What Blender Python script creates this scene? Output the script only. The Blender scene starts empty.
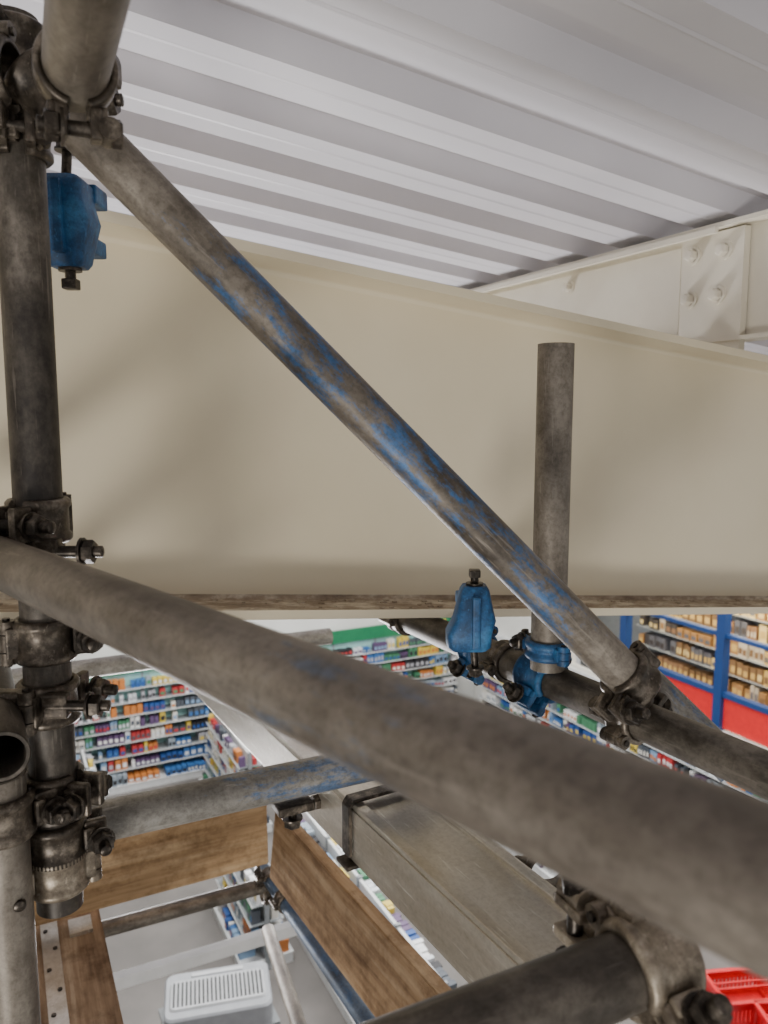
import bpy, bmesh, math, random
from mathutils import Vector, Matrix, Euler
random.seed(7)
F=770.0; H=7.0
CAM=Vector((0,0,H))
ROT=Euler((math.radians(83),0,math.radians(-26.75)),'XYZ').to_matrix()
def P(u,v,d):
    return CAM+ROT@Vector(((u-384)/F*d,-(v-512)/F*d,-d))
def ray(u,v): return ROT@Vector(((u-384)/F,-(v-512)/F,-1))
def onX(u,v,x): r=ray(u,v); return CAM+r*(x/r.x)
def onY(u,v,y): r=ray(u,v); return CAM+r*(y/r.y)
def onZ(u,v,z): r=ray(u,v); return CAM+r*((z-H)/r.z)
SL=0.108
# ---------------------------------------------------------------- materials
def newmat(name):
    m=bpy.data.materials.new(name); m.use_nodes=True
    nt=m.node_tree; b=nt.nodes['Principled BSDF']
    return m,nt,b
def lin(c):
    return tuple(((x/255.0)/12.92 if x/255.0<=0.04045 else ((x/255.0+0.055)/1.055)**2.4) for x in c)+(1,)
def ramp(nt,stops):
    r=nt.nodes.new('ShaderNodeValToRGB'); e=r.color_ramp.elements
    while len(e)<len(stops): e.new(0.5)
    for i,(p,c) in enumerate(stops): e[i].position=p; e[i].color=c
    return r
def noise(nt,vec,scale,detail=6,rough=0.6):
    n=nt.nodes.new('ShaderNodeTexNoise'); n.inputs['Scale'].default_value=scale
    n.inputs['Detail'].default_value=detail; n.inputs['Roughness'].default_value=rough
    nt.links.new(vec,n.inputs['Vector']); return n
def mapping(nt,scale=(1,1,1),loc=(0,0,0)):
    tc=nt.nodes.new('ShaderNodeTexCoord'); mp=nt.nodes.new('ShaderNodeMapping')
    mp.inputs['Scale'].default_value=scale; mp.inputs['Location'].default_value=loc
    nt.links.new(tc.outputs['Object'],mp.inputs['Vector']); return tc,mp
def mixc(nt,fac,a,b,mode='MIX'):
    m=nt.nodes.new('ShaderNodeMix'); m.data_type='RGBA'; m.blend_type=mode
    for s,val in ((0,fac),(6,a),(7,b)):
        if hasattr(val,'is_linked') or isinstance(val,bpy.types.NodeSocket): nt.links.new(val,m.inputs[s])
        else: m.inputs[s].default_value=val
    return m.outputs[2]
def bump(nt,b,h,strength,dist=0.001):
    bp=nt.nodes.new('ShaderNodeBump'); bp.inputs['Strength'].default_value=strength
    bp.inputs['Distance'].default_value=dist
    nt.links.new(h,bp.inputs['Height']); nt.links.new(bp.outputs[0],b.inputs['Normal'])
def metal_mat(name,dark,mid,light,metal=0.3,rough=0.48,blue=None,seed=0,scale=9,stretch=0.5,lo=.32,hi=.68,scr=.35,fine=.65):
    m,nt,b=newmat(name)
    tc,mp=mapping(nt,(1,1,stretch),(seed*1.7,seed*.9,seed*2.3))
    n1=noise(nt,mp.outputs[0],scale*1.8,9,0.68)
    r1=ramp(nt,[(lo,lin(dark)),(0.5,lin(mid)),(hi,lin(light))]); nt.links.new(n1.outputs[0],r1.inputs[0])
    tcf,mpf=mapping(nt,(1,1,1),(seed,0,0))
    n2=noise(nt,mpf.outputs[0],150,5,0.75)
    r2=ramp(nt,[(0.36,(0.5,0.48,0.45,1)),(0.56,(1,1,1,1))]); nt.links.new(n2.outputs[0],r2.inputs[0])
    col=mixc(nt,fine,r1.outputs[0],r2.outputs[0],'MULTIPLY')
    mps=nt.nodes.new('ShaderNodeMapping'); mps.inputs['Scale'].default_value=(1,1,.07 if stretch<1 else .6); nt.links.new(tc.outputs['Object'],mps.inputs[0])
    n4=noise(nt,mps.outputs[0],190,3,0.6); r4=ramp(nt,[(0.62,(0,0,0,1)),(0.70,(scr,scr,scr,1))]); nt.links.new(n4.outputs[0],r4.inputs[0])
    col=mixc(nt,r4.outputs[0],col,lin(tuple(min(255,x*1.12) for x in light)))
    if blue:
        c,zc,hw,thr=blue[:4]; op=blue[4] if len(blue)>4 else .65
        mpb=nt.nodes.new('ShaderNodeMapping'); mpb.inputs['Scale'].default_value=(1,1,.3); mpb.inputs['Location'].default_value=(seed,seed,seed); nt.links.new(tc.outputs['Object'],mpb.inputs[0])
        n3=noise(nt,mpb.outputs[0],42,9,0.78)
        sx=nt.nodes.new('ShaderNodeSeparateXYZ'); nt.links.new(tc.outputs['Object'],sx.inputs[0])
        s=nt.nodes.new('ShaderNodeMath'); s.operation='SUBTRACT'; nt.links.new(sx.outputs[2],s.inputs[0]); s.inputs[1].default_value=zc
        a=nt.nodes.new('ShaderNodeMath'); a.operation='ABSOLUTE'; nt.links.new(s.outputs[0],a.inputs[0])
        mr=nt.nodes.new('ShaderNodeMapRange'); mr.inputs[1].default_value=hw*.6; mr.inputs[2].default_value=hw
        mr.inputs[3].default_value=0.0; mr.inputs[4].default_value=0.3
        nt.links.new(a.outputs[0],mr.inputs[0])
        d=nt.nodes.new('ShaderNodeMath'); d.operation='SUBTRACT'; nt.links.new(n3.outputs[0],d.inputs[0]); nt.links.new(mr.outputs[0],d.inputs[1])
        r3=ramp(nt,[(thr,(0,0,0,1)),(thr+0.09,(1,1,1,1))]); nt.links.new(d.outputs[0],r3.inputs[0])
        bc=mixc(nt,0.8,lin(c),r2.outputs[0],'MULTIPLY')
        mm=nt.nodes.new('ShaderNodeMath'); mm.operation='MULTIPLY'; mm.inputs[1].default_value=op
        nt.links.new(r3.outputs[0],mm.inputs[0])
        col=mixc(nt,mm.outputs[0],col,bc)
    nt.links.new(col,b.inputs['Base Color'])
    b.inputs['Metallic'].default_value=metal
    rr=nt.nodes.new('ShaderNodeMapRange'); rr.inputs[3].default_value=rough-.12; rr.inputs[4].default_value=rough+.15
    nt.links.new(n2.outputs[0],rr.inputs[0]); nt.links.new(rr.outputs[0],b.inputs['Roughness'])
    bump(nt,b,n2.outputs[0],0.5,0.0005)
    return m
def paint_mat(name,c,c2,rough=0.45,scale=3,bs=0.15,mscale=(1,1,1),spec=0.4):
    m,nt,b=newmat(name); tc,mp=mapping(nt,mscale)
    n=noise(nt,mp.outputs[0],scale,6,0.55)
    r=ramp(nt,[(0.35,lin(c2)),(0.65,lin(c))]); nt.links.new(n.outputs[0],r.inputs[0])
    nt.links.new(r.outputs[0],b.inputs['Base Color']); b.inputs['Roughness'].default_value=rough
    n2=noise(nt,mp.outputs[0],scale*40,3,0.6); bump(nt,b,n2.outputs[0],bs,0.001)
    b.inputs['Specular IOR Level'].default_value=spec
    return m
def flat_mat(name,c,rough=0.5,metal=0,emit=0):
    m,nt,b=newmat(name); tc,mp=mapping(nt)
    n=noise(nt,mp.outputs[0],12,3,0.5)
    hi=lin(c); lo=tuple(x*.86 for x in hi[:3])+(1,)
    r=ramp(nt,[(0.3,lo),(0.7,hi)]); nt.links.new(n.outputs[0],r.inputs[0])
    nt.links.new(r.outputs[0],b.inputs['Base Color']); b.inputs['Roughness'].default_value=rough; b.inputs['Metallic'].default_value=metal
    return m
def wood_mat(name,c1,c2,c3,ax=0,seed=0):
    m,nt,b=newmat(name)
    sc=[14,14,14]; sc[ax]=0.9
    tc,mp=mapping(nt,tuple(sc),(seed,seed*.7,seed*1.3))
    n=noise(nt,mp.outputs[0],2.2,8,0.65)
    r=ramp(nt,[(0.3,lin(c1)),(0.5,lin(c2)),(0.68,lin(c3))]); nt.links.new(n.outputs[0],r.inputs[0])
    tc2,mp2=mapping(nt,(1,1,1),(seed,0,seed)); n2=noise(nt,mp2.outputs[0],8,8,0.75)
    r2=ramp(nt,[(0.36,(0.34,0.29,0.25,1)),(0.55,(1,1,1,1))]); nt.links.new(n2.outputs[0],r2.inputs[0])
    vo=nt.nodes.new('ShaderNodeTexVoronoi'); vs=[9,9,9]; vs[ax]=3
    mp3=nt.nodes.new('ShaderNodeMapping'); mp3.inputs['Scale'].default_value=tuple(vs); nt.links.new(tc2.outputs['Object'],mp3.inputs[0]); nt.links.new(mp3.outputs[0],vo.inputs['Vector']); vo.inputs['Scale'].default_value=.8
    r3=ramp(nt,[(0.06,(0.22,0.15,0.1,1)),(0.13,(1,1,1,1))]); nt.links.new(vo.outputs[0],r3.inputs[0])
    col=mixc(nt,0.7,r.outputs[0],r2.outputs[0],'MULTIPLY'); col=mixc(nt,0.75,col,r3.outputs[0],'MULTIPLY')
    nt.links.new(col,b.inputs['Base Color']); b.inputs['Roughness'].default_value=0.92
    b.inputs['Specular IOR Level'].default_value=.12
    bump(nt,b,n.outputs[0],0.5,0.001)
    return m
BLUE=(52,112,170)
M_dark=metal_mat('tube_dark_steel',(44,39,34),(80,74,66),(124,117,107),seed=1,scale=6,lo=.36,hi=.64)
M_A=metal_mat('tube_standard_steel',(42,37,33),(82,76,68),(134,126,116),seed=2,scale=7,lo=.36,hi=.64)
M_B=metal_mat('tube_brace_steel',(68,61,53),(118,110,99),(160,152,140),blue=(BLUE,0.04,0.42,0.49,.78),seed=3,scale=6,lo=.35,hi=.65)
M_C=metal_mat('tube_rail_steel',(76,69,61),(112,104,94),(144,136,125),blue=((84,116,150),0.27,0.09,0.53,.45),seed=4,scale=6,lo=.33,hi=.67,scr=.3)
M_D=metal_mat('tube_grey_steel',(98,95,89),(144,141,134),(182,179,172),blue=(BLUE,0.14,0.26,0.49,.65),seed=5,scale=7)
M_E=metal_mat('tube_post_steel',(80,73,64),(122,114,103),(154,147,135),seed=6,scale=9)
M_K=metal_mat('tube_blue_steel',(52,60,70),(76,92,112),(104,120,138),blue=((60,95,135),0,0.8,0.52),seed=7)
M_galv=metal_mat('galvanised_steel',(168,156,136),(204,198,186),(232,229,222),metal=0.78,rough=0.32,seed=8,scale=4,stretch=.25,lo=.3,hi=.7,scr=.5,fine=.3)
M_coup=metal_mat('coupler_steel',(40,35,30),(84,76,66),(150,140,126),metal=0.5,rough=0.36,seed=9,scale=22,stretch=1)
M_coupL=metal_mat('coupler_worn_steel',(90,80,68),(146,135,118),(196,185,167),metal=0.45,rough=0.4,seed=10,scale=22,stretch=1)
M_bolt=metal_mat('bolt_steel',(32,28,25),(66,60,53),(126,117,106),metal=0.6,rough=0.36,seed=11,scale=30,stretch=1)
M_bluecast=metal_mat('blue_painted_casting',(26,52,80),(36,90,140),(72,138,190),metal=0.0,rough=0.5,seed=12,scale=10,stretch=1)
M_cream=paint_mat('cream_beam_paint',(234,223,196),(225,213,184),rough=0.34,scale=2.2,bs=0.12)
M_cream2=paint_mat('cream_purlin_paint',(232,226,210),(220,213,196),rough=0.42,scale=4)
M_deck=paint_mat('white_deck_coating',(216,214,219),(202,200,206),rough=0.38,scale=1.5,bs=0.05)
def dust_mat():
    m,nt,b=newmat('dusty_ledge'); tc,mp=mapping(nt,(0.5,1,1))
    n=noise(nt,mp.outputs[0],22,8,0.75)
    r=ramp(nt,[(0.33,lin((120,104,88))),(0.50,lin((170,154,134))),(0.62,lin((218,208,188)))]); nt.links.new(n.outputs[0],r.inputs[0])
    nt.links.new(r.outputs[0],b.inputs['Base Color']); b.inputs['Roughness'].default_value=0.95
    bump(nt,b,n.outputs[0],0.8,0.003); return m
M_dust=dust_mat()
M_wood=wood_mat('toe_board_timber',(136,110,82),(180,150,114),(206,180,144),0,1)
M_wood2=wood_mat('toe_board_timber_b',(124,98,72),(170,140,106),(198,172,138),0,5)
M_wood3=wood_mat('deck_board_timber',(92,74,58),(138,114,90),(172,150,124),0,9)
M_floor=paint_mat('shop_floor_vinyl',(122,118,115),(106,103,100),rough=0.45,scale=1.2,bs=0.02,spec=.25)
M_wall=paint_mat('wall_white_paint',(220,220,216),(208,208,204),rough=0.6,scale=1)
M_white=flat_mat('white_shelf_metal',(214,216,216),0.4)
M_greyshelf=flat_mat('grey_shelf_metal',(140,145,148),0.45)
M_bframe=flat_mat('blue_window_frame',(24,58,112),0.4)
M_red=flat_mat('red_banner',(208,34,36),0.45)
M_redp=flat_mat('red_plastic',(215,20,36),0.35)
M_greenh=flat_mat('green_header',(30,120,80),0.5)
M_teal=flat_mat('teal_backboard',(150,196,192),0.5)
M_yel=flat_mat('yellow_sign',(235,200,60),0.5)
M_whp=flat_mat('white_plastic',(190,192,195),0.4)
M_gryp=flat_mat('grey_plastic',(156,159,164),0.4)
M_slot=flat_mat('dark_slot',(44,46,48),0.6)
PAL=[flat_mat('pack_%02d'%i,c,0.45) for i,c in enumerate([(236,236,234),(215,218,222),(44,84,150),(216,190,80),(180,56,58),(44,44,48),(200,124,64),(74,130,96),(130,160,192),(170,170,176),(96,74,110),(225,222,212),(60,110,170),(80,86,94),(150,162,172),(236,236,236)])]
PALW=[flat_mat('warm_pack_%02d'%i,c,0.5) for i,c in enumerate([(120,92,62),(160,120,74),(70,64,60),(196,164,96),(140,106,76),(190,178,156),(94,94,100),(60,54,52),(214,190,130)])]
# ---------------------------------------------------------------- mesh helpers
def frame(axis,hint=Vector((0,0,1))):
    z=axis.normalized()
    if abs(z.dot(hint.normalized()))>0.97: hint=Vector((1,0,0))
    x=(hint-z*hint.dot(z)).normalized(); y=z.cross(x)
    return x,y,z
def mat4(x,y,z,o):
    return Matrix(((x.x,y.x,z.x,o.x),(x.y,y.y,z.y,o.y),(x.z,y.z,z.z,o.z),(0,0,0,1)))
class B:
    def __init__(s): s.v=[];s.f=[];s.m=[];s.sm=[];s.mats=[]
    def mi(s,m):
        if m not in s.mats: s.mats.append(m)
        return s.mats.index(m)
    def add(s,vs,fs,mat,smooth=False):
        o=len(s.v); s.v+= [Vector(x) for x in vs]; k=s.mi(mat)
        for f in fs: s.f.append([i+o for i in f]); s.m.append(k); s.sm.append(smooth)
    def lathe(s,M,prof,seg,mat,a0=0,a1=2*math.pi,smooth=True,closed_prof=False):
        full=abs(a1-a0-2*math.pi)<1e-6; n=seg if full else seg+1
        vs=[];fs=[]
        for i in range(n):
            a=a0+(a1-a0)*i/seg
            for (r,z) in prof: vs.append(M@Vector((r*math.cos(a),r*math.sin(a),z)))
        k=len(prof); rng=k if closed_prof else k-1
        for i in range(seg):
            i2=(i+1)%n
            for j in range(rng):
                j2=(j+1)%k
                fs.append([i*k+j,i2*k+j,i2*k+j2,i*k+j2])
        s.add(vs,fs,mat,smooth)
        if not full and closed_prof:
            s.add([vs[j] for j in range(k)],[list(range(k))[::-1]],mat)
            s.add([vs[(n-1)*k+j] for j in range(k)],[list(range(k))],mat)
    def cyl(s,p1,p2,r,mat,seg=20,r2=None,cap=True):
        p1=Vector(p1);p2=Vector(p2);x,y,z=frame(p2-p1); L=(p2-p1).length; M=mat4(x,y,z,p1)
        if r2 is None: r2=r
        s.lathe(M,[(r,0),(r2,L)],seg,mat)
        if cap:
            for zz,rr,rev in ((0,r,True),(L,r2,False)):
                vs=[M@Vector((rr*math.cos(2*math.pi*i/seg),rr*math.sin(2*math.pi*i/seg),zz)) for i in range(seg)]
                f=list(range(seg)); s.add(vs,[f[::-1] if rev else f],mat)
    def box(s,M,dims,mat,bev=0.0):
        bm=bmesh.new(); bmesh.ops.create_cube(bm,size=1)
        for v in bm.verts: v.co=Vector((v.co.x*dims[0],v.co.y*dims[1],v.co.z*dims[2]))
        if bev>0: bmesh.ops.bevel(bm,geom=list(bm.edges),offset=bev,segments=2,affect='EDGES',profile=.6)
        bm.verts.index_update()
        s.add([M@v.co for v in bm.verts],[[v.index for v in f.verts] for f in bm.faces],mat,False)
        bm.free()
    def abox(s,lo,hi,mat):
        x0,y0,z0=lo;x1,y1,z1=hi
        s.add([(x0,y0,z0),(x1,y0,z0),(x1,y1,z0),(x0,y1,z0),(x0,y0,z1),(x1,y0,z1),(x1,y1,z1),(x0,y1,z1)],
              [[3,2,1,0],[4,5,6,7],[0,1,5,4],[1,2,6,5],[2,3,7,6],[3,0,4,7]],mat)
    def obj(s,name,origin=None,parent=None,axes=None):
        if origin is None:
            origin=Vector((0,0,0))
            for v in s.v: origin+=v
            origin/=max(1,len(s.v))
        M=Matrix.Translation(origin) if axes is None else mat4(*axes,origin)
        Mi=M.inverted()
        me=bpy.data.meshes.new(name); me.from_pydata([Mi@v for v in s.v],[],s.f)
        for m in s.mats: me.materials.append(m)
        me.polygons.foreach_set('material_index',s.m); me.polygons.foreach_set('use_smooth',s.sm); me.update()
        o=bpy.data.objects.new(name,me); bpy.context.collection.objects.link(o); o.matrix_world=M
        if parent: o.parent=parent; o.matrix_parent_inverse=parent.matrix_world.inverted()
        return o
R=0.02415
def tube(name,p1,p2,mat,r=R,wall=0.004,hint=Vector((0,0,1))):
    p1=Vector(p1);p2=Vector(p2); x,y,z=frame(p2-p1,hint); L=(p2-p1).length; M=mat4(x,y,z,p1); b=B()
    n=24
    b.lathe(M,[(r,L*i/n) for i in range(n+1)],64,mat)
    b.lathe(M,[(r-wall,L),(r-wall,0)],64,mat)
    for zz,d in ((0,1),(L,-1)):
        pr=[(r-wall,zz),(r-.001,zz),(r,zz+.001*d)]
        if d<0: pr=pr[::-1]
        b.lathe(M,pr,64,mat,smooth=False)
    return b.obj(name,(p1+p2)/2,axes=(x,y,z))
def hexnut(b,p,ax,r,h,mat):
    x,y,z=frame(ax); M=mat4(x,y,z,p)
    b.lathe(M,[(0,0),(r*.9,0),(r,h*.12),(r,h*.88),(r*.9,h),(0,h)],6,mat,smooth=False)
def bolt(b,p1,p2,r,mat,nut=True,head=True):
    p1=Vector(p1);p2=Vector(p2);x,y,z=frame(p2-p1);L=(p2-p1).length;M=mat4(x,y,z,p1)
    n=int(L/0.0016); prof=[(0,0)]
    for i in range(n): prof+=[(r,L*(i+.1)/n),(r*.82,L*(i+.6)/n)]
    prof.append((0,L)); b.lathe(M,prof,14,mat)
    if nut:
        hexnut(b,p2-z*(L*.30),z,r*1.95,r*1.8,mat)
        b.cyl(p2-z*(L*.30+.0025),p2-z*(L*.30),r*2.3,mat,20)
    if head: hexnut(b,p1-z*r*0.9,z,r*1.8,r*1.3,mat)
def half(b,c,ax,d,mat,w=0.046,flip=1,ri=0.0246,bl=0.055):
    ax=ax.normalized(); d=(d-ax*d.dot(ax)).normalized(); e=ax.cross(d)*flip
    M=mat4(e,ax.cross(e),ax,c)
    ro=ri+.0055; g=math.radians(16)
    prof=[(ri,-w/2),(ro-.001,-w/2),(ro+.0018,-w/2+.003),(ro+.0018,-w/2+.008),(ro-.0008,-w/2+.011),(ro-.0008,w/2-.011),(ro+.0018,w/2-.008),(ro+.0018,w/2-.003),(ro-.001,w/2),(ri,w/2)]
    if w<.024: prof=[(ri,-w/2),(ro-.001,-w/2),(ro,-w/2+.002),(ro,w/2-.002),(ro-.001,w/2),(ri,w/2)]
    b.lathe(M,prof,44,mat,g,2*math.pi-g,True,True)
    for sgn in (-1,1):
        Mb=mat4(e,d,e.cross(d),c+e*(ro+.0085)+d*sgn*.0125)
        b.box(Mb,(.024,.009,w*.78),mat,.0025)
        Mc=mat4(e,d,e.cross(d),c+e*(ro+.001)+d*sgn*.014)
        b.box(Mc,(.012,.016,w*.55),mat,.003)
    bc=c+e*(ro+.012)
    bolt(b,bc-d*.026,bc+d*bl,.0062,M_bolt)
    b.cyl(bc-d*.022-ax*.012,bc-d*.022+ax*.012,.0085,mat,16)
    hc=c-e*(ro+.0065)
    for k,(z0,z1) in enumerate(((-.5,-.22),(-.19,.19),(.22,.5))):
        b.cyl(hc+ax*w*z0,hc+ax*w*z1,.0085,mat,18)
    b.cyl(hc-ax*(w*.56),hc+ax*(w*.56),.0038,M_bolt,12)
    for sgn in (-1,1):
        b.box(mat4(e,d,e.cross(d),c-e*(ro+.001)+d*sgn*.007),(.014,.008,w*.7),mat,.002)
def coupler(name,c1,a1,c2,a2,mat=None,flip1=1,flip2=1,w=0.046):
    mat=mat or M_coup; b=B(); c1=Vector(c1);c2=Vector(c2)
    d=(c2-c1); d.normalize()
    half(b,c1,a1,-d,mat,w,flip1); half(b,c2,a2,d,mat,w,flip2)
    L=(c2-c1).length
    if L>.05:
        x,y,z=frame(d,a1)
        b.box(mat4(x,y,z,(c1+c2)/2),(.040,.040,max(.008,L-.056)),mat,.002)
        b.cyl(c1+d*.028,c2-d*.028,.017,mat,24)
    return b.obj(name)
Z=Vector((0,0,1)); XA=Vector((1,0,0)); YA=Vector((0,1,0))
# ---------------------------------------------------------------- roof structure
yw=1.20; fw2=.088; yf=yw-fw2
gt=onY(470,290,yf); gb=onY(470,609,yf)
ztop=lambda x: gt.z-SL*(x-gt.x)
zbot=lambda x: gb.z-SL*(x-gb.x)
x0,x1=-6.0,9.95; tf=0.015; tw=0.010
b=B()
def slab(b,ya,yb,za,zb,mtop,mrest,n=1):
    v=[]
    for x in (x0,x1):
        v+=[(x,ya,za(x)),(x,yb,za(x)),(x,yb,zb(x)),(x,ya,zb(x))]
    b.add(v,[[0,3,7,4],[0,1,2,3][::-1],[4,5,6,7],[1,5,6,2],[0,4,5,1]],mrest)
    b.add(v,[[3,2,6,7]],mtop)
slab(b,yw-fw2,yw+fw2,lambda x:ztop(x)-tf,lambda x:ztop(x),M_cream,M_cream)
slab(b,yw-fw2,yw+fw2,lambda x:zbot(x)-tf,lambda x:zbot(x),M_dust,M_cream)
slab(b,yw-tw/2,yw+tw/2,lambda x:zbot(x),lambda x:ztop(x)-tf,M_cream,M_cream)
for s in (-1,1):
    for zf,up,mm in ((zbot,1,M_dust),(lambda x:ztop(x)-tf,-1,M_cream)):
        v=[]
        for x in (x0,x1):
            for k in range(5):
                a=math.pi/2*k/4
                v.append((x,yw+s*(tw/2+.008*(1-math.sin(a))),zf(x)+up*.008*(1-math.cos(a))))
        b.add(v,[[k,k+1,k+6,k+5] for k in range(4)],mm,True)
for i in range(160):
    x=random.uniform(-.6,2.4); s=random.uniform(.002,.006); yy=random.uniform(yw-fw2+.005,yw-.02)
    b.abox((x,yy,zbot(x)-.001),(x+s*random.uniform(1,3),yy+s,zbot(x)+s*.4),M_dust)
b.obj('steel_girder')
zd=lambda x: H+0.430-SL*(x-1.45)
b=B(); pitch=.236; y=-4.0; pts=[]
while y<15.0:
    pts+=[(y,0),(y+.118,0),(y+.140,.042),(y+.214,.042)]; y+=pitch
pts.append((y,0))
vs=[]
for x in (-6.0,10.0):
    for (yy,zz) in pts: vs.append((x,yy,zd(x)+zz))
n=len(pts)
b.add(vs,[[i,i+1,n+i+1,n+i] for i in range(n-1)],M_deck)
y=-4.0
while y<15.0:
    for off in (.056,):
        v=[]
        for x in (-6.0,10.0):
            v+=[(x,y+off-.006,zd(x)-.0002),(x,y+off,zd(x)-.002),(x,y+off+.006,zd(x)-.0002)]
        b.add(v,[[0,1,4,3],[1,2,5,4]],M_deck)
    y+=pitch
b.obj('ceiling_roof_deck')
xp=1.45; zt=H+.413; zb=ztop(xp)+.032
b=B()
def pbox(lo,hi,m=M_cream2): b.abox(lo,hi,m)
ya,yb=-2.5,14.9
pbox((xp-.004,ya,zb+.009),(xp+.004,yb,zt-.009))
pbox((xp-.045,ya,zt-.009),(xp+.045,yb,zt))
pbox((xp-.03,ya,zb),(xp+.03,yb,zb+.009))
pbox((xp-.056,1.20,zt-.022),(xp-.046,yb,zt-.010))
pbox((xp-.026,1.150,ztop(xp)+.006),(xp-.008,1.315,zt-.014),M_cream2)
pbox((xp-.012,1.330,zb+.012),(xp-.004,2.6,zt-.026))
def dome(p,r):
    x,y,z=frame(-XA); M=mat4(x,y,z,p)
    b.lathe(M,[(r*1.45,0),(r*1.45,.004)],24,M_cream2); b.lathe(M,[(r*1.45,.004),(r,.004)],24,M_cream2,smooth=False)
    b.lathe(M,[(r,.004),(r,.016),(r*.75,.021),(0,.022)],6,M_cream2,smooth=False)
for (u,v) in ((694,256),(725,250),(690,300),(718,295)):
    q=onX(u,v,xp-.026); dome(q,.014)
q=onX(570,288,xp-.012); dome(q,.012)
b.obj('steel_purlin')
# ---------------------------------------------------------------- scaffold tubes
def T(name,a,bb,mat): return tube(name,P(*a),P(*bb),mat)
pa=P(38,500,.80); A0=lambda z:Vector((pa.x,pa.y,z))
def zat(p,v):
    lo,hi=0,12
    for _ in range(50):
        m=(lo+hi)/2; c=ROT.transposed()@(Vector((p.x,p.y,m))-CAM); vv=512-F*c.y/(-c.z)
        if vv>v: lo=m
        else: hi=m
    return lo
tube('scaffold_tube',A0(zat(pa,905)),A0(zat(pa,18)),M_A)
pB1=P(44,90,.725); pB2=P(637,687,.895); tube('scaffold_tube',pB1,pB2,M_B); dB=(pB2-pB1).normalized()
def vpl(vx,vy,k,sl):
    return lambda u: P(u,vy+sl*(u-vx),1/(k*abs(u-vx)))
C=vpl(-343,417,.0039,.423); tube('scaffold_tube',C(-70),C(1050),M_C); dC=(C(700)-C(0)).normalized()
D=vpl(1965,417,.000577,-.217); pD1=D(14); pD2=D(430); tube('scaffold_tube',pD1,pD2,M_D); dD=(pD2-pD1).normalized()
pe=P(552,500,1.05); tube('scaffold_tube',Vector((pe.x,pe.y,zat(pe,668))),Vector((pe.x,pe.y,zat(pe,344))),M_E)
Fl=vpl(-57,417,.0015,.434); tube('scaffold_tube',Fl(385),Fl(900),M_dark); dF=(Fl(700)-Fl(400)).normalized()
T('scaffold_tube',(630,666,1.07),(735,770,.98),M_D)
pM1=P(96,-60,.42); pM2=P(74,80,.60); tube('scaffold_tube',pM1,pM2,M_E); dM=(pM2-pM1).normalized()
I=lambda u: P(u,981-.40*(u-600),1/(.00125*(2200-u)))
tube('scaffold_tube',I(330),I(660),M_dark); dI=(I(640)-I(400)).normalized()
pl=P(8,900,.80); tube('scaffold_tube',Vector((pl.x,pl.y,zat(pl,1150))),Vector((pl.x,pl.y,zat(pl,775))),M_E)
nn=P(2,757,.70); tube('scaffold_tube',nn,nn+Vector((-.02,.45,0)),M_A)
Hh=vpl(1965,417,.00027,-.134); tube('scaffold_tube',Hh(-60),Hh(330),M_D)
J=vpl(1980,417,.000231,-.273); tube('scaffold_tube',J(95),J(280),M_dark)
K=vpl(-43,417,.00127,1.475); tube('scaffold_tube',K(262),K(420),M_K)
dJ=(J(265)-J(100)).normalized(); dK=(K(400)-K(270)).normalized()
b=B(); r1=P(95,988,2.9); r2=P(320,920,3.25); x,y,z=frame(r2-r1); b.box(mat4(x,y,z,(r1+r2)/2),(.05,.04,(r2-r1).length),M_white,.004); b.obj('guard_rail_bar')
r1=P(268,930,2.9); r2=P(310,1060,2.3); tube('scaffold_tube',r1,r2,M_E)
# ---------------------------------------------------------------- box beam with U strap
k=.001995
bx=lambda u: P(u,417+.9*(u+65),1/(k*(u+65)))
b=B(); p1=bx(195); p2=bx(580); ax=(p2-p1).normalized(); side=ax.cross(Z).normalized(); up=side.cross(ax).normalized()
wB,hB,tB=.112,.075,.004
L=(p2-p1).length; mid=(p1+p2)/2
Mx=mat4(side,up,-ax,mid)
def boxb(cx,cy,w,h,l,cz=0,m=M_galv,bev=.0015): b.box(Mx@Matrix.Translation((cx,cy,cz)),(w,h,l),m,bev)
boxb(0,hB/2,wB,tB,L); boxb(0,-hB/2,wB,tB,L); boxb(wB/2,0,tB,hB,L); boxb(-wB/2,0,tB,hB,L)
boxb(wB/2-.008,hB/2+.004,.016,.008,L); boxb(-wB/2+.008,hB/2+.004,.016,.008,L)
boxb(-wB/2-.004,-hB/2+.006,.008,.012,L); boxb(-wB/2-.003,hB/2-.002,.006,.010,L)
b.obj('galvanised_box_beam',mid,axes=(side,up,-ax))
b=B(); c=bx(385)
pts=[(-wB/2-.009,-.03),(-wB/2-.009,hB/2+.004),(-wB/2,hB/2+.012),(wB/2,hB/2+.012),(wB/2+.006,hB/2+.004),(wB/2+.006,-.03)]
pw=[c+side*a+up*bb for a,bb in pts]
for i in range(len(pw)-1):
    m_=(pw[i]+pw[i+1])/2; dd=(pw[i+1]-pw[i]); zz=dd.normalized(); b.box(mat4(ax,zz.cross(ax),zz,m_),(.022,.005,dd.length+.003),M_bolt,.0015)
b.box(mat4(side,up,-ax,c-up*(hB/2+.006)),(wB+.03,.006,.035),M_coup,.002)
b.obj('beam_strap')
b=B()
hexnut(b,bx(352)-side*(wB/2),-side,.012,.010,M_bolt); hexnut(b,bx(352)+side*(wB/2+.001),side,.012,.010,M_bolt)
bolt(b,bx(352)+side*(wB/2+.004),bx(352)+side*(wB/2+.03),.006,M_bolt,False,False)
b.obj('beam_bolt')
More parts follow.
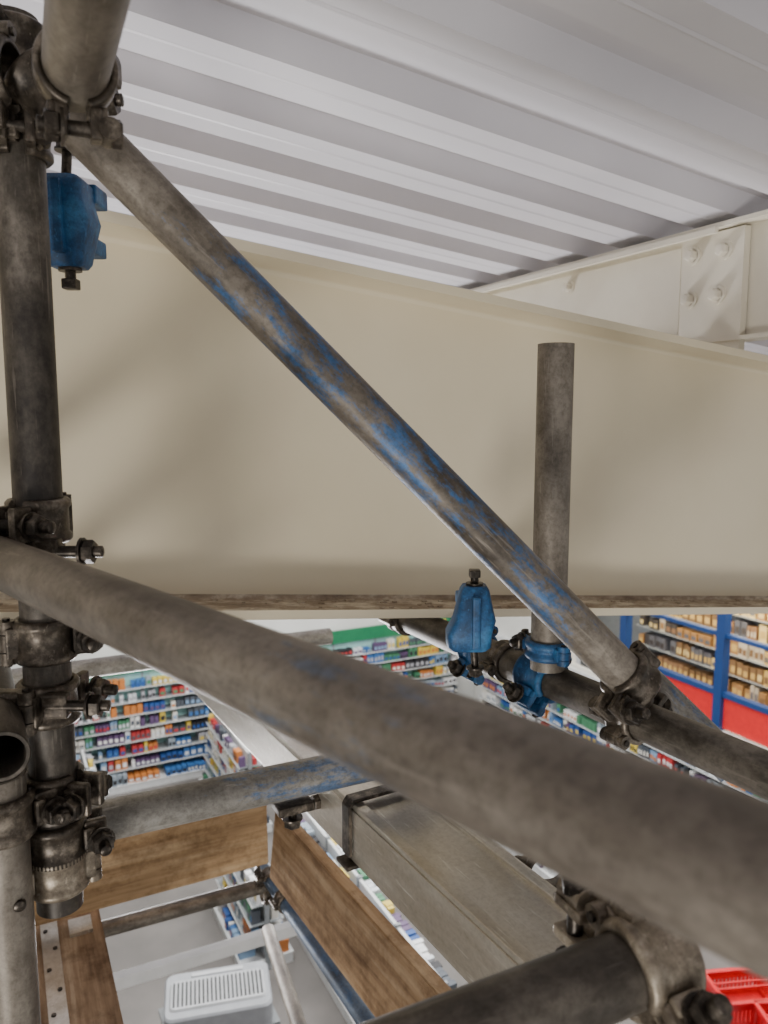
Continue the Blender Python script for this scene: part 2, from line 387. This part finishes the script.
# ---------------------------------------------------------------- boards
def board(name,p1,p2,upv,w,t,mat,bands=True):
    p1=Vector(p1);p2=Vector(p2);x=(p2-p1).normalized(); n=x.cross(upv).normalized(); u=n.cross(x).normalized()
    if u.dot(upv)<0: u=-u
    z=x.cross(u); M=mat4(x,u,z,(p1+p2)/2); b=B(); L=(p2-p1).length
    bm=bmesh.new(); bmesh.ops.create_cube(bm,size=1)
    for v in bm.verts: v.co=Vector((v.co.x*L,v.co.y*w,v.co.z*t))
    bmesh.ops.bevel(bm,geom=list(bm.edges),offset=.003,segments=2,affect='EDGES')
    bm.verts.index_update(); b.add([M@v.co for v in bm.verts],[[v.index for v in f.verts] for f in bm.faces],mat); bm.free()
    if bands:
        for s in (-1,1):
            b.box(M@Matrix.Translation((s*(L/2-.012),0,0)),(.022,w+.003,t+.003),M_galv,.0008)
    return b.obj(name,(p1+p2)/2,axes=(x,u,z))
kk=1/(2.3*(1980-180))
Q=lambda u,v: P(u,v,1/(kk*(1980-u)))
board('toe_board',Q(20,893),Q(266,831),Z,.20,.036,M_wood,False)
k2=1/(2.28*358)
Q2=lambda u: P(u,834+1.20*(u-270),1/(k2*(u+88)))
board('toe_board',Q2(278),Q2(560),Z+Vector((.10,0,0)),.20,.038,M_wood2,False)
zp=P(60,908,2.3).z
wv=(onZ(96,915,zp)-onZ(28,915,zp)).length
for i in range(2):
    cx=(onZ(62,915,zp)).x - i*(wv*1.03)
    cy=onZ(62,900,zp).y
    board('scaffold_board',(cx,cy,zp),(cx,cy-2.0,zp),XA,wv*.98,.038,M_wood3,True)
b=B()
cx=onZ(52,960,zp).x; cy=onZ(62,905,zp).y
b.abox((cx-.022,cy-1.3,zp+.0195),(cx+.022,cy-.02,zp+.022),M_galv)
for i in range(14):
    b.cyl((cx+(-.01 if i%2 else .01),cy-.06-i*.085,zp+.021),(cx+(-.01 if i%2 else .01),cy-.06-i*.085,zp+.025),.006,M_bolt,10)
b.abox((cx+.05,cy-.2,zp+.0195),(cx+.11,cy-.13,zp+.03),M_galv)
b.obj('perforated_steel_strap')
# ---------------------------------------------------------------- couplers
Av=lambda v: A0(zat(pa,v))
hx=Vector((math.cos(math.radians(-26.75)),math.sin(math.radians(-26.75)),0))
fw=Vector((-hx.y,hx.x,0))
def one(c,ax,d,mat=None,**kw):
    b=B(); half(b,Vector(c),ax,d,mat or M_coup,**kw); return b.obj('scaffold_coupler')
c1=Av(98); coupler('scaffold_coupler',c1,Z,c1-fw*.052,hx,M_coup)
one(pB1+dB*.004,dB,-fw-hx*.3,flip=-1,w=.05)
one(pM2-dM*.02,dM,-hx,w=.023,flip=-1,bl=.03)
b=B(); q=P(104,100,.72); hexnut(b,q,hx,.014,.012,M_bolt); bolt(b,q-hx*.02,q+hx*.018,.006,M_bolt,False,False); b.box(mat4(hx,Z,-fw,q-hx*.022+fw*.01),(.03,.05,.03),M_coup,.006)
b.box(mat4(hx,Z,-fw,P(100,70,.74)),(.036,.03,.03),M_coup,.007); b.obj('scaffold_coupler')
one(Av(50),Z,-hx,flip=-1); one(Av(140),Z,-hx-fw*.4,flip=1,w=.04)
for v,d,fl,m in ((520,hx*.9-fw*.3,-1,M_coup),(638,-fw+hx*.5,1,M_coup),(700,hx-fw*.2,1,M_coup),(790,-hx*.2-fw,1,M_coup),(868,-fw*.9+hx*.5,-1,M_coupL)):
    one(Av(v),Z,d,m,flip=fl)
for v in (546,694):
    b=B(); c=Av(v); bolt(b,c+hx*.012-fw*.034,c+hx*.078-fw*.034,.0062,M_bolt,True,False)
    b.box(mat4(hx,Z,fw*-1,c+hx*.022-fw*.032),(.026,.026,.014),M_coup,.003)
    b.box(mat4(hx,Z,fw*-1,c-hx*.03-fw*.03),(.05,.03,.02),M_coup,.005); b.obj('swing_bolt')
pd=D(50); coupler('scaffold_coupler',Av(838),Z,pd,dD,M_coup,1,-1)
one(D(22),dD,-fw,flip=1)
b=B(); c=D(292)-Z*.034; b.box(mat4(dD,Z.cross(dD),Z,c),(.05,.04,.012),M_coup,.003); bolt(b,c,c-Z*.03,.006,M_bolt,True,False); b.obj('board_clip')
one(Vector((pl.x,pl.y,zat(pl,815))),Z,-fw+hx,flip=1)
coupler('scaffold_coupler',K(270),dK,J(268)-Z*.03,dJ,M_coup)
one(K(285),dK,Z,flip=-1)
b=B(); half(b,Fl(541),dF,-fw+Z*.4,M_bluecast,w=.058,flip=1,bl=.05)
half(b,Vector((pe.x,pe.y,Fl(548).z+.052)),Z,-fw*.4-hx,M_bluecast,w=.026,flip=-1,bl=.035)
b.box(mat4(hx,Z,-fw,Fl(545)+Z*.03-fw*.01),(.035,.03,.04),M_bluecast,.005); b.obj('scaffold_coupler')
be=pB2-dB*.012; coupler('scaffold_coupler',be,dB,Fl(632),dF,M_coup,1,1,w=.036)
one(Fl(506),dF,Z-fw*.3,w=.026,flip=-1,bl=.04)
one(Fl(404),dF,Z,w=.04,flip=-1,bl=.035)
b=B(); ci=I(648); half(b,ci,dI,Z*.8-fw*.6,M_coupL,w=.044,flip=1,bl=.05)
half(b,ci+fw*.058,Z.cross(dI).normalized(),-Z,M_coupL,w=.04,flip=1)
b.box(mat4(dI,Z,dI.cross(Z),ci+fw*.03+Z*.02),(.05,.03,.05),M_coupL,.006)
b.obj('scaffold_coupler')
one(P(548,868,.98),fw,Z,w=.03)
# ---------------------------------------------------------------- girder clamps (blue castings)
def clamp(name,c,inv=1,s=1.0,yaw=0.0):
    b=B(); xr=(hx*math.cos(yaw)+fw*math.sin(yaw)); yr=Z.cross(xr)
    secs=[(-.040,.044,.034),(-.034,.056,.044),(-.018,.057,.050),(.000,.053,.048),(.014,.046,.044),(.028,.040,.038),(.038,.036,.034),(.043,.030,.026)]
    vs=[];fs=[];n=24
    for (z,w,dp) in secs:
        for i in range(n):
            a=2*math.pi*i/n; ca,sa=math.cos(a),math.sin(a)
            ex=.38
            px=math.copysign(abs(ca)**ex,ca)*w/2*s; py=math.copysign(abs(sa)**ex,sa)*dp/2*s
            vs.append(c+xr*(px+(-.007*s if z<-.01 else 0))+yr*py+Z*z*inv*s)
    for j in range(len(secs)-1):
        for i in range(n):
            i2=(i+1)%n; f=[j*n+i,j*n+i2,(j+1)*n+i2,(j+1)*n+i]; fs.append(f if inv>0 else f[::-1])
    b.add(vs,fs,M_bluecast,True)
    b.add(vs[:n],[list(range(n))],M_bluecast); b.add(vs[-n:],[list(range(n))],M_bluecast)
    b.box(mat4(xr,yr,Z,c-yr*.024*s),(.010*s,.012*s,.066*s),M_bluecast,.003)
    b.box(mat4(xr,yr,Z,c+yr*.030*s+Z*inv*.018*s),(.040*s,.034*s,.016*s),M_bluecast,.003)
    b.box(mat4(xr,yr,Z,c+yr*.030*s-Z*inv*.030*s),(.046*s,.034*s,.018*s),M_bluecast,.003)
    bolt(b,c+Z*inv*.030*s,c+Z*inv*.058*s,.0055*s,M_bolt,False,False)
    b.box(mat4(xr,yr,Z,c+Z*inv*.058*s),(.014*s,.014*s,.010*s),M_bolt,.002)
    b.cyl(c+Z*inv*.042*s,c+Z*inv*.046*s,.011*s,M_bolt,18)
    bolt(b,c-Z*inv*.038*s,c-Z*inv*.078*s+xr*.004,.005*s,M_bolt,True,False)
    return b.obj(name)
clamp('girder_clamp',P(474,618,1.10),1,1.12)
one(Fl(478),dF,-fw+Z*.3,M_bluecast,w=.035,flip=1,bl=.04)
clamp('girder_clamp',P(68,222,.87),-1,1.18)
# ---------------------------------------------------------------- shop shell
XL,XR,YN,YB=-6.0,10.0,-4.0,15.0
b=B(); b.abox((XL-.2,YN-.2,-.1),(XR+1.6,YB+.2,0),M_floor); b.obj('floor')
def wallpoly(name,pts,off,mat):
    b=B(); v=[Vector(p) for p in pts]; w=[p+Vector(off) for p in v]; n=len(v)
    b.add(v+w,[list(range(n)),list(range(n,2*n))[::-1]]+[[i,n+i,n+(i+1)%n,(i+1)%n] for i in range(n)],mat); return b.obj(name)
wallpoly('wall_back',[(XL,YB,0),(XR,YB,0),(XR,YB,zd(XR)-.002),(XL,YB,zd(XL)-.002)],(0,.15,0),M_wall)
wallpoly('wall_left',[(XL,YN,0),(XL,YB,0),(XL,YB,zd(XL)-.002),(XL,YN,zd(XL)-.002)],(-.15,0,0),M_wall)
zr0=onX(768,749,XR).z; zr1=onX(768,712,XR).z; zw1=onX(768,596,XR).z
b=B(); b.abox((XR,YN,0),(XR+.15,YB,zr0),M_wall); b.abox((XR,YN,zw1),(XR+.15,YB,zd(XR)-.01),M_wall); b.abox((XR,11.6,zr0),(XR+.15,YB,zw1),M_wall)
b.obj('wall_right')
b=B(); yy=onX(722,680,XR).y; sp=onX(625,680,XR).y-yy
ys=[yy+sp*i for i in range(-4,2)]
for q in ys: b.abox((XR-.10,q-.075,zr0),(XR+.05,q+.075,zw1),M_bframe)
ymin,ymax=ys[0],ys[-1]
zm=(zr1+zw1)/2+.1
for z in (zr1+.03,zw1-.08): b.abox((XR-.08,ymin,z-.04),(XR+.04,ymax,z+.04),M_bframe)
b.abox((XR-.06,ymin,zm-.03),(XR+.03,ymax,zm+.03),M_bframe)
wn=b.obj('window_1')
b=B()
for i in range(len(ys)-1): b.abox((XR-.04,ys[i]+.09,zr0+.04),(XR-.01,ys[i+1]-.09,zr1-.02),M_red)
b.obj('spandrel_panels',parent=wn)
b=B(); b.abox((XR-.14,ymin,zr0-.12),(XR+.02,YB-.7,zr0),M_white); b.obj('trim_1')
# ---------------------------------------------------------------- shop shelving
def shelving(name,o,du,length,height,depth,levels,pal,both=True,head=None,back=M_white,pw=(.06,.16),dens=.93,zbase=0.0,sm=M_white):
    du=Vector(du).normalized(); dv=Vector((-du.y,du.x,0)); par=B(); pr=B(); o=Vector(o)
    def ob(bb,a0,a1,b0,b1,z0,z1,m):
        vs=[]
        for z in (z0,z1):
            for (a,c) in ((a0,b0),(a1,b0),(a1,b1),(a0,b1)): vs.append(o+du*a+dv*c+Z*(z+zbase))
        bb.add(vs,[[3,2,1,0],[4,5,6,7],[0,1,5,4],[1,2,6,5],[2,3,7,6],[3,0,4,7]],m)
    sides=((0,1),(0,-1)) if both else ((0,1),)
    ob(par,0,length,-.02,.02,.05,height,back)
    nb=max(1,round(length/1.0))
    for i in range(nb+1):
        a=length*i/nb; ob(par,a-.02,a+.02,-.03,.03,0,height+.03,M_greyshelf)
    for _,s in sides:
        lo,hi=sorted((0.02*s,depth*s)); ob(par,0,length,lo,hi,0.0,.14,sm)
        for L in range(levels):
            z=.14+(height-.14)*L/levels
            dd=depth*(1 if L==0 else .80-.35*L/levels)
            lo,hi=sorted((.02*s,dd*s))
            if L: ob(par,0,length,lo,hi,z-.012,z,M_greyshelf)
            l2,h2=sorted((dd*s,(dd+.01)*s)); ob(par,0,length,l2,h2,z-.014,z+.004,sm)
            gap=(height-.14)/levels
            a=.03
            while a<length-.1:
                w=random.uniform(*pw); m=random.choice(pal); hh=gap*random.uniform(.5,.93); rep=random.choice((1,2,3,4,5))
                m2=random.choice(pal)
                for _k in range(rep):
                    if a+w>length-.03: break
                    if random.random()<dens:
                        h_=hh*random.uniform(.85,1.0)
                        l3,h3=sorted(((dd-.01-random.uniform(0,.05))*s,(dd*.35)*s)); ob(pr,a,a+w*.84,l3,h3,z,z+h_,m)
                        l4,h4=(h3,h3+.002) if s>0 else (l3-.002,l3)
                        ob(pr,a+w*.1,a+w*.72,l4,h4,z+h_*.2,z+h_*.62,m2)
                    a+=w
                a+=.008
    if head:
        ob(par,0,length,.03,.07,height,height+.28,head)
        for i in range(nb):
            if i%3==0: ob(par,length*(i+.2)/nb,length*(i+.75)/nb,.07,.08,height+.06,height+.23,M_yel)
    p=par.obj(name); pr.obj('products',parent=p); return p
shelving('wall_shelving',(9.3,14.95,0),(-1,0,0),15.0,2.15,.5,8,PAL,False,M_greenh,M_teal,(.06,.13),dens=.88)
shelving('wall_shelving',(9.92,-1.0,0),(0,1,0),15.2,2.0,.5,7,PAL,False,None,M_teal,(.06,.13))
shelving('shop_gondola',(1.05,11.9,0),(0,1,0),1.7,1.35,.32,5,PAL,pw=(.05,.11))
shelving('shop_gondola',(3.5,11.9,0),(0,1,0),2.2,1.45,.36,6,PAL,pw=(.05,.11))
shelving('shop_gondola',(5.4,9.8,0),(0,1,0),3.8,1.5,.4,6,PAL,pw=(.05,.11))
shelving('shop_gondola',(3.7,6.0,0),(0,1,0),4.0,1.4,.4,6,PAL,pw=(.05,.11))
shelving('shop_gondola',(7.5,7.8,0),(0,1,0),4.4,1.45,.4,6,PAL,pw=(.05,.12))
shelving('shop_gondola',(2.75,8.75,0),(0,1,0),1.6,1.15,.34,4,PAL,pw=(.06,.13))
b=B(); b.abox((XR+1.5,4.0,-.0),(XR+1.6,13,4.8),M_greyshelf); b.obj('wall_storeroom')
shelving('storeroom_shelving',(XR+1.45,YN+6,0),(0,1,0),9.0,4.0,.6,11,PALW,False,None,M_greyshelf,(.06,.18),sm=M_greyshelf)
# ---------------------------------------------------------------- grey vented unit, on a counter
def vent_unit(name,c,w,d,h,yaw):
    b=B(); M=Matrix.Translation(c)@Matrix.Rotation(yaw,4,'Z')
    def rr(x0,y0,wx,wy,r,z0,z1,mat):
        prof=[]
        for (cx,cy,a0) in ((wx/2-r,wy/2-r,0),(-wx/2+r,wy/2-r,90),(-wx/2+r,-wy/2+r,180),(wx/2-r,-wy/2+r,270)):
            for k in range(7):
                a=math.radians(a0+15*k); prof.append((x0+cx+r*math.cos(a),y0+cy+r*math.sin(a)))
        n=len(prof); vs=[M@Vector((px,py,z0)) for px,py in prof]+[M@Vector((px,py,z1-.02)) for px,py in prof]+[M@Vector((x0+(px-x0)*(1-.03),y0+(py-y0)*(1-.05),z1)) for px,py in prof]
        fs=[[i,(i+1)%n,n+(i+1)%n,n+i] for i in range(n)]+[[n+i,n+(i+1)%n,2*n+(i+1)%n,2*n+i] for i in range(n)]+[list(range(2*n,3*n)),list(range(n))[::-1]]
        b.add(vs,fs,mat)
    rr(0,0,w,d,.09,0,h,M_gryp)
    rr(0,-.02,w*.90,d*.62,.05,h-.001,h+.022,M_whp)
    for i in range(22):
        b.box(M@Matrix.Translation((-w*.41+w*.82*i/21,-.02,h+.024)),(w*.019,d*.50,.014),M_slot,.001)
    b.box(M@Matrix.Translation((0,d*.38,h+.004)),(w*.5,.05,.02),M_whp,.008)
    for sx in (-1,1):
        for sy in (-1,1): q=M@Vector((sx*w*.38,sy*d*.35,0)); b.cyl(q-Z*.03,q+Z*.01,.03,M_slot)
    return b.obj(name)
ct=onZ(218,988,1.20)
b=B(); b.abox((ct.x-.54,ct.y-.36,.86),(ct.x+.54,ct.y+.36,.90),M_greyshelf)
b.abox((ct.x-.50,ct.y-.32,0),(ct.x+.50,ct.y+.32,.86),M_greyshelf); b.obj('service_counter')
vent_unit('vented_air_unit',Vector((ct.x,ct.y,.93)),1.06,.66,.26,math.radians(-13))
def crate(name,c,w,d,h,mat,slot,n,yaw,fill=.72):
    b=B(); M=Matrix.Translation(c)@Matrix.Rotation(yaw,4,'Z')
    def bx_(cx,cy,cz,x,y,z,m=mat,bv=.006): b.box(M@Matrix.Translation((cx,cy,cz)),(x,y,z),m,bv)
    bx_(0,0,.01,w*.9,d*.9,.02)
    for s in (-1,1):
        bx_(0,s*d/2*.96,h*.12,w*.94,.02,h*.24); bx_(0,s*d/2*.99,h*.85,w*.98,.02,h*.28); bx_(0,s*d/2,h,w+.04,.05,.03,mat,.012)
        bx_(s*w/2*.96,0,h*.12,.02,d*.94,h*.24); bx_(s*w/2*.99,0,h*.85,.02,d*.98,h*.28); bx_(s*w/2,0,h,.05,d+.04,.03,mat,.012)
        for i in range(n+1):
            bx_(-w*.47+w*.94*i/n,s*d/2*.975,h*.5,w*.94/n*fill,.014,h*.6,mat,.002)
        m2=max(4,int(n*d/w))
        for i in range(m2+1):
            bx_(s*w/2*.975,-d*.47+d*.94*i/m2,h*.5,.014,d*.94/m2*fill,h*.6,mat,.002)
    for sx in (-1,1):
        for sy in (-1,1):
            q=M@Vector((sx*w/2*.97,sy*d/2*.97,0)); b.cyl(q,q+Z*h,.03,mat,20)
    for s in (-1,1): bx_(0,s*.04,h+.015,w*1.0,.02,.014,slot,.004)
    return b.obj(name)
tb=onZ(758,1018,.8)
b=B(); b.abox((tb.x-.42,tb.y-.68,.72),(tb.x+.6,tb.y+.42,.76),M_greyshelf)
for sx in (-.38,.55):
    for sy in (-.63,.37): b.abox((tb.x+sx-.03,tb.y+sy-.03,0),(tb.x+sx+.03,tb.y+sy+.03,.72),M_greyshelf)
b.obj('display_table')
crate('shopping_basket',Vector((tb.x,tb.y+.18,.76)),.66,.46,.28,M_redp,M_redp,14,math.radians(-20))
crate('shopping_basket',Vector((tb.x+.1,tb.y-.38,.76)),.66,.46,.28,M_redp,M_redp,14,math.radians(-24))
# ---------------------------------------------------------------- lights
def area(name,loc,target,power,sx,sy,col=(1,.96,.9)):
    l=bpy.data.lights.new(name,'AREA'); l.shape='RECTANGLE'; l.size=sx; l.size_y=sy; l.energy=power; l.color=col
    o=bpy.data.objects.new(name,l); bpy.context.collection.objects.link(o); o.location=loc
    o.rotation_euler=(Vector(target)-Vector(loc)).to_track_quat('-Z','Y').to_euler(); return o
for i,(x,y) in enumerate(((1.5,8),(5,8.5),(2,12.5),(6.5,12.5),(8,6),(5,4))):
    area('shop_ceiling_light',(x,y,6.1 if y>5 else 6.45),(x,y,0),240,2.2,.5,(1,.99,.97))
area('storeroom_light',(XR+.5,8.5,4.7),(XR+1.2,8.5,1.5),170,4,.4,(1,.86,.62))
area('bounce_fill_rear',(-2.2,-1.8,4.6),(1.0,1.6,7.2),100,1.0,.8,(1,.95,.89))  # added fill below and behind the camera, stands in for shop floor bounce
area('deck_fill_far',(0.5,3.2,5.2),(0.4,2.0,7.5),90,1.4,.6,(1,.98,1))  # unseen fill beyond the girder, added to brighten the deck from below
w=bpy.data.worlds.new('World'); bpy.context.scene.world=w; w.use_nodes=True
bg=w.node_tree.nodes['Background']; bg.inputs[0].default_value=(1,.98,.96,1); bg.inputs[1].default_value=0.62
# ---------------------------------------------------------------- camera
cd=bpy.data.cameras.new('Camera'); co=bpy.data.objects.new('Camera',cd); bpy.context.collection.objects.link(co)
co.location=CAM; co.rotation_euler=(math.radians(83),0,math.radians(-26.75))
cd.sensor_fit='VERTICAL'; cd.sensor_height=36; cd.sensor_width=27; cd.lens=F/1024*36; cd.clip_start=.01; cd.clip_end=100
cd.dof.use_dof=True; cd.dof.focus_distance=1.0; cd.dof.aperture_fstop=7.5
bpy.context.scene.camera=co
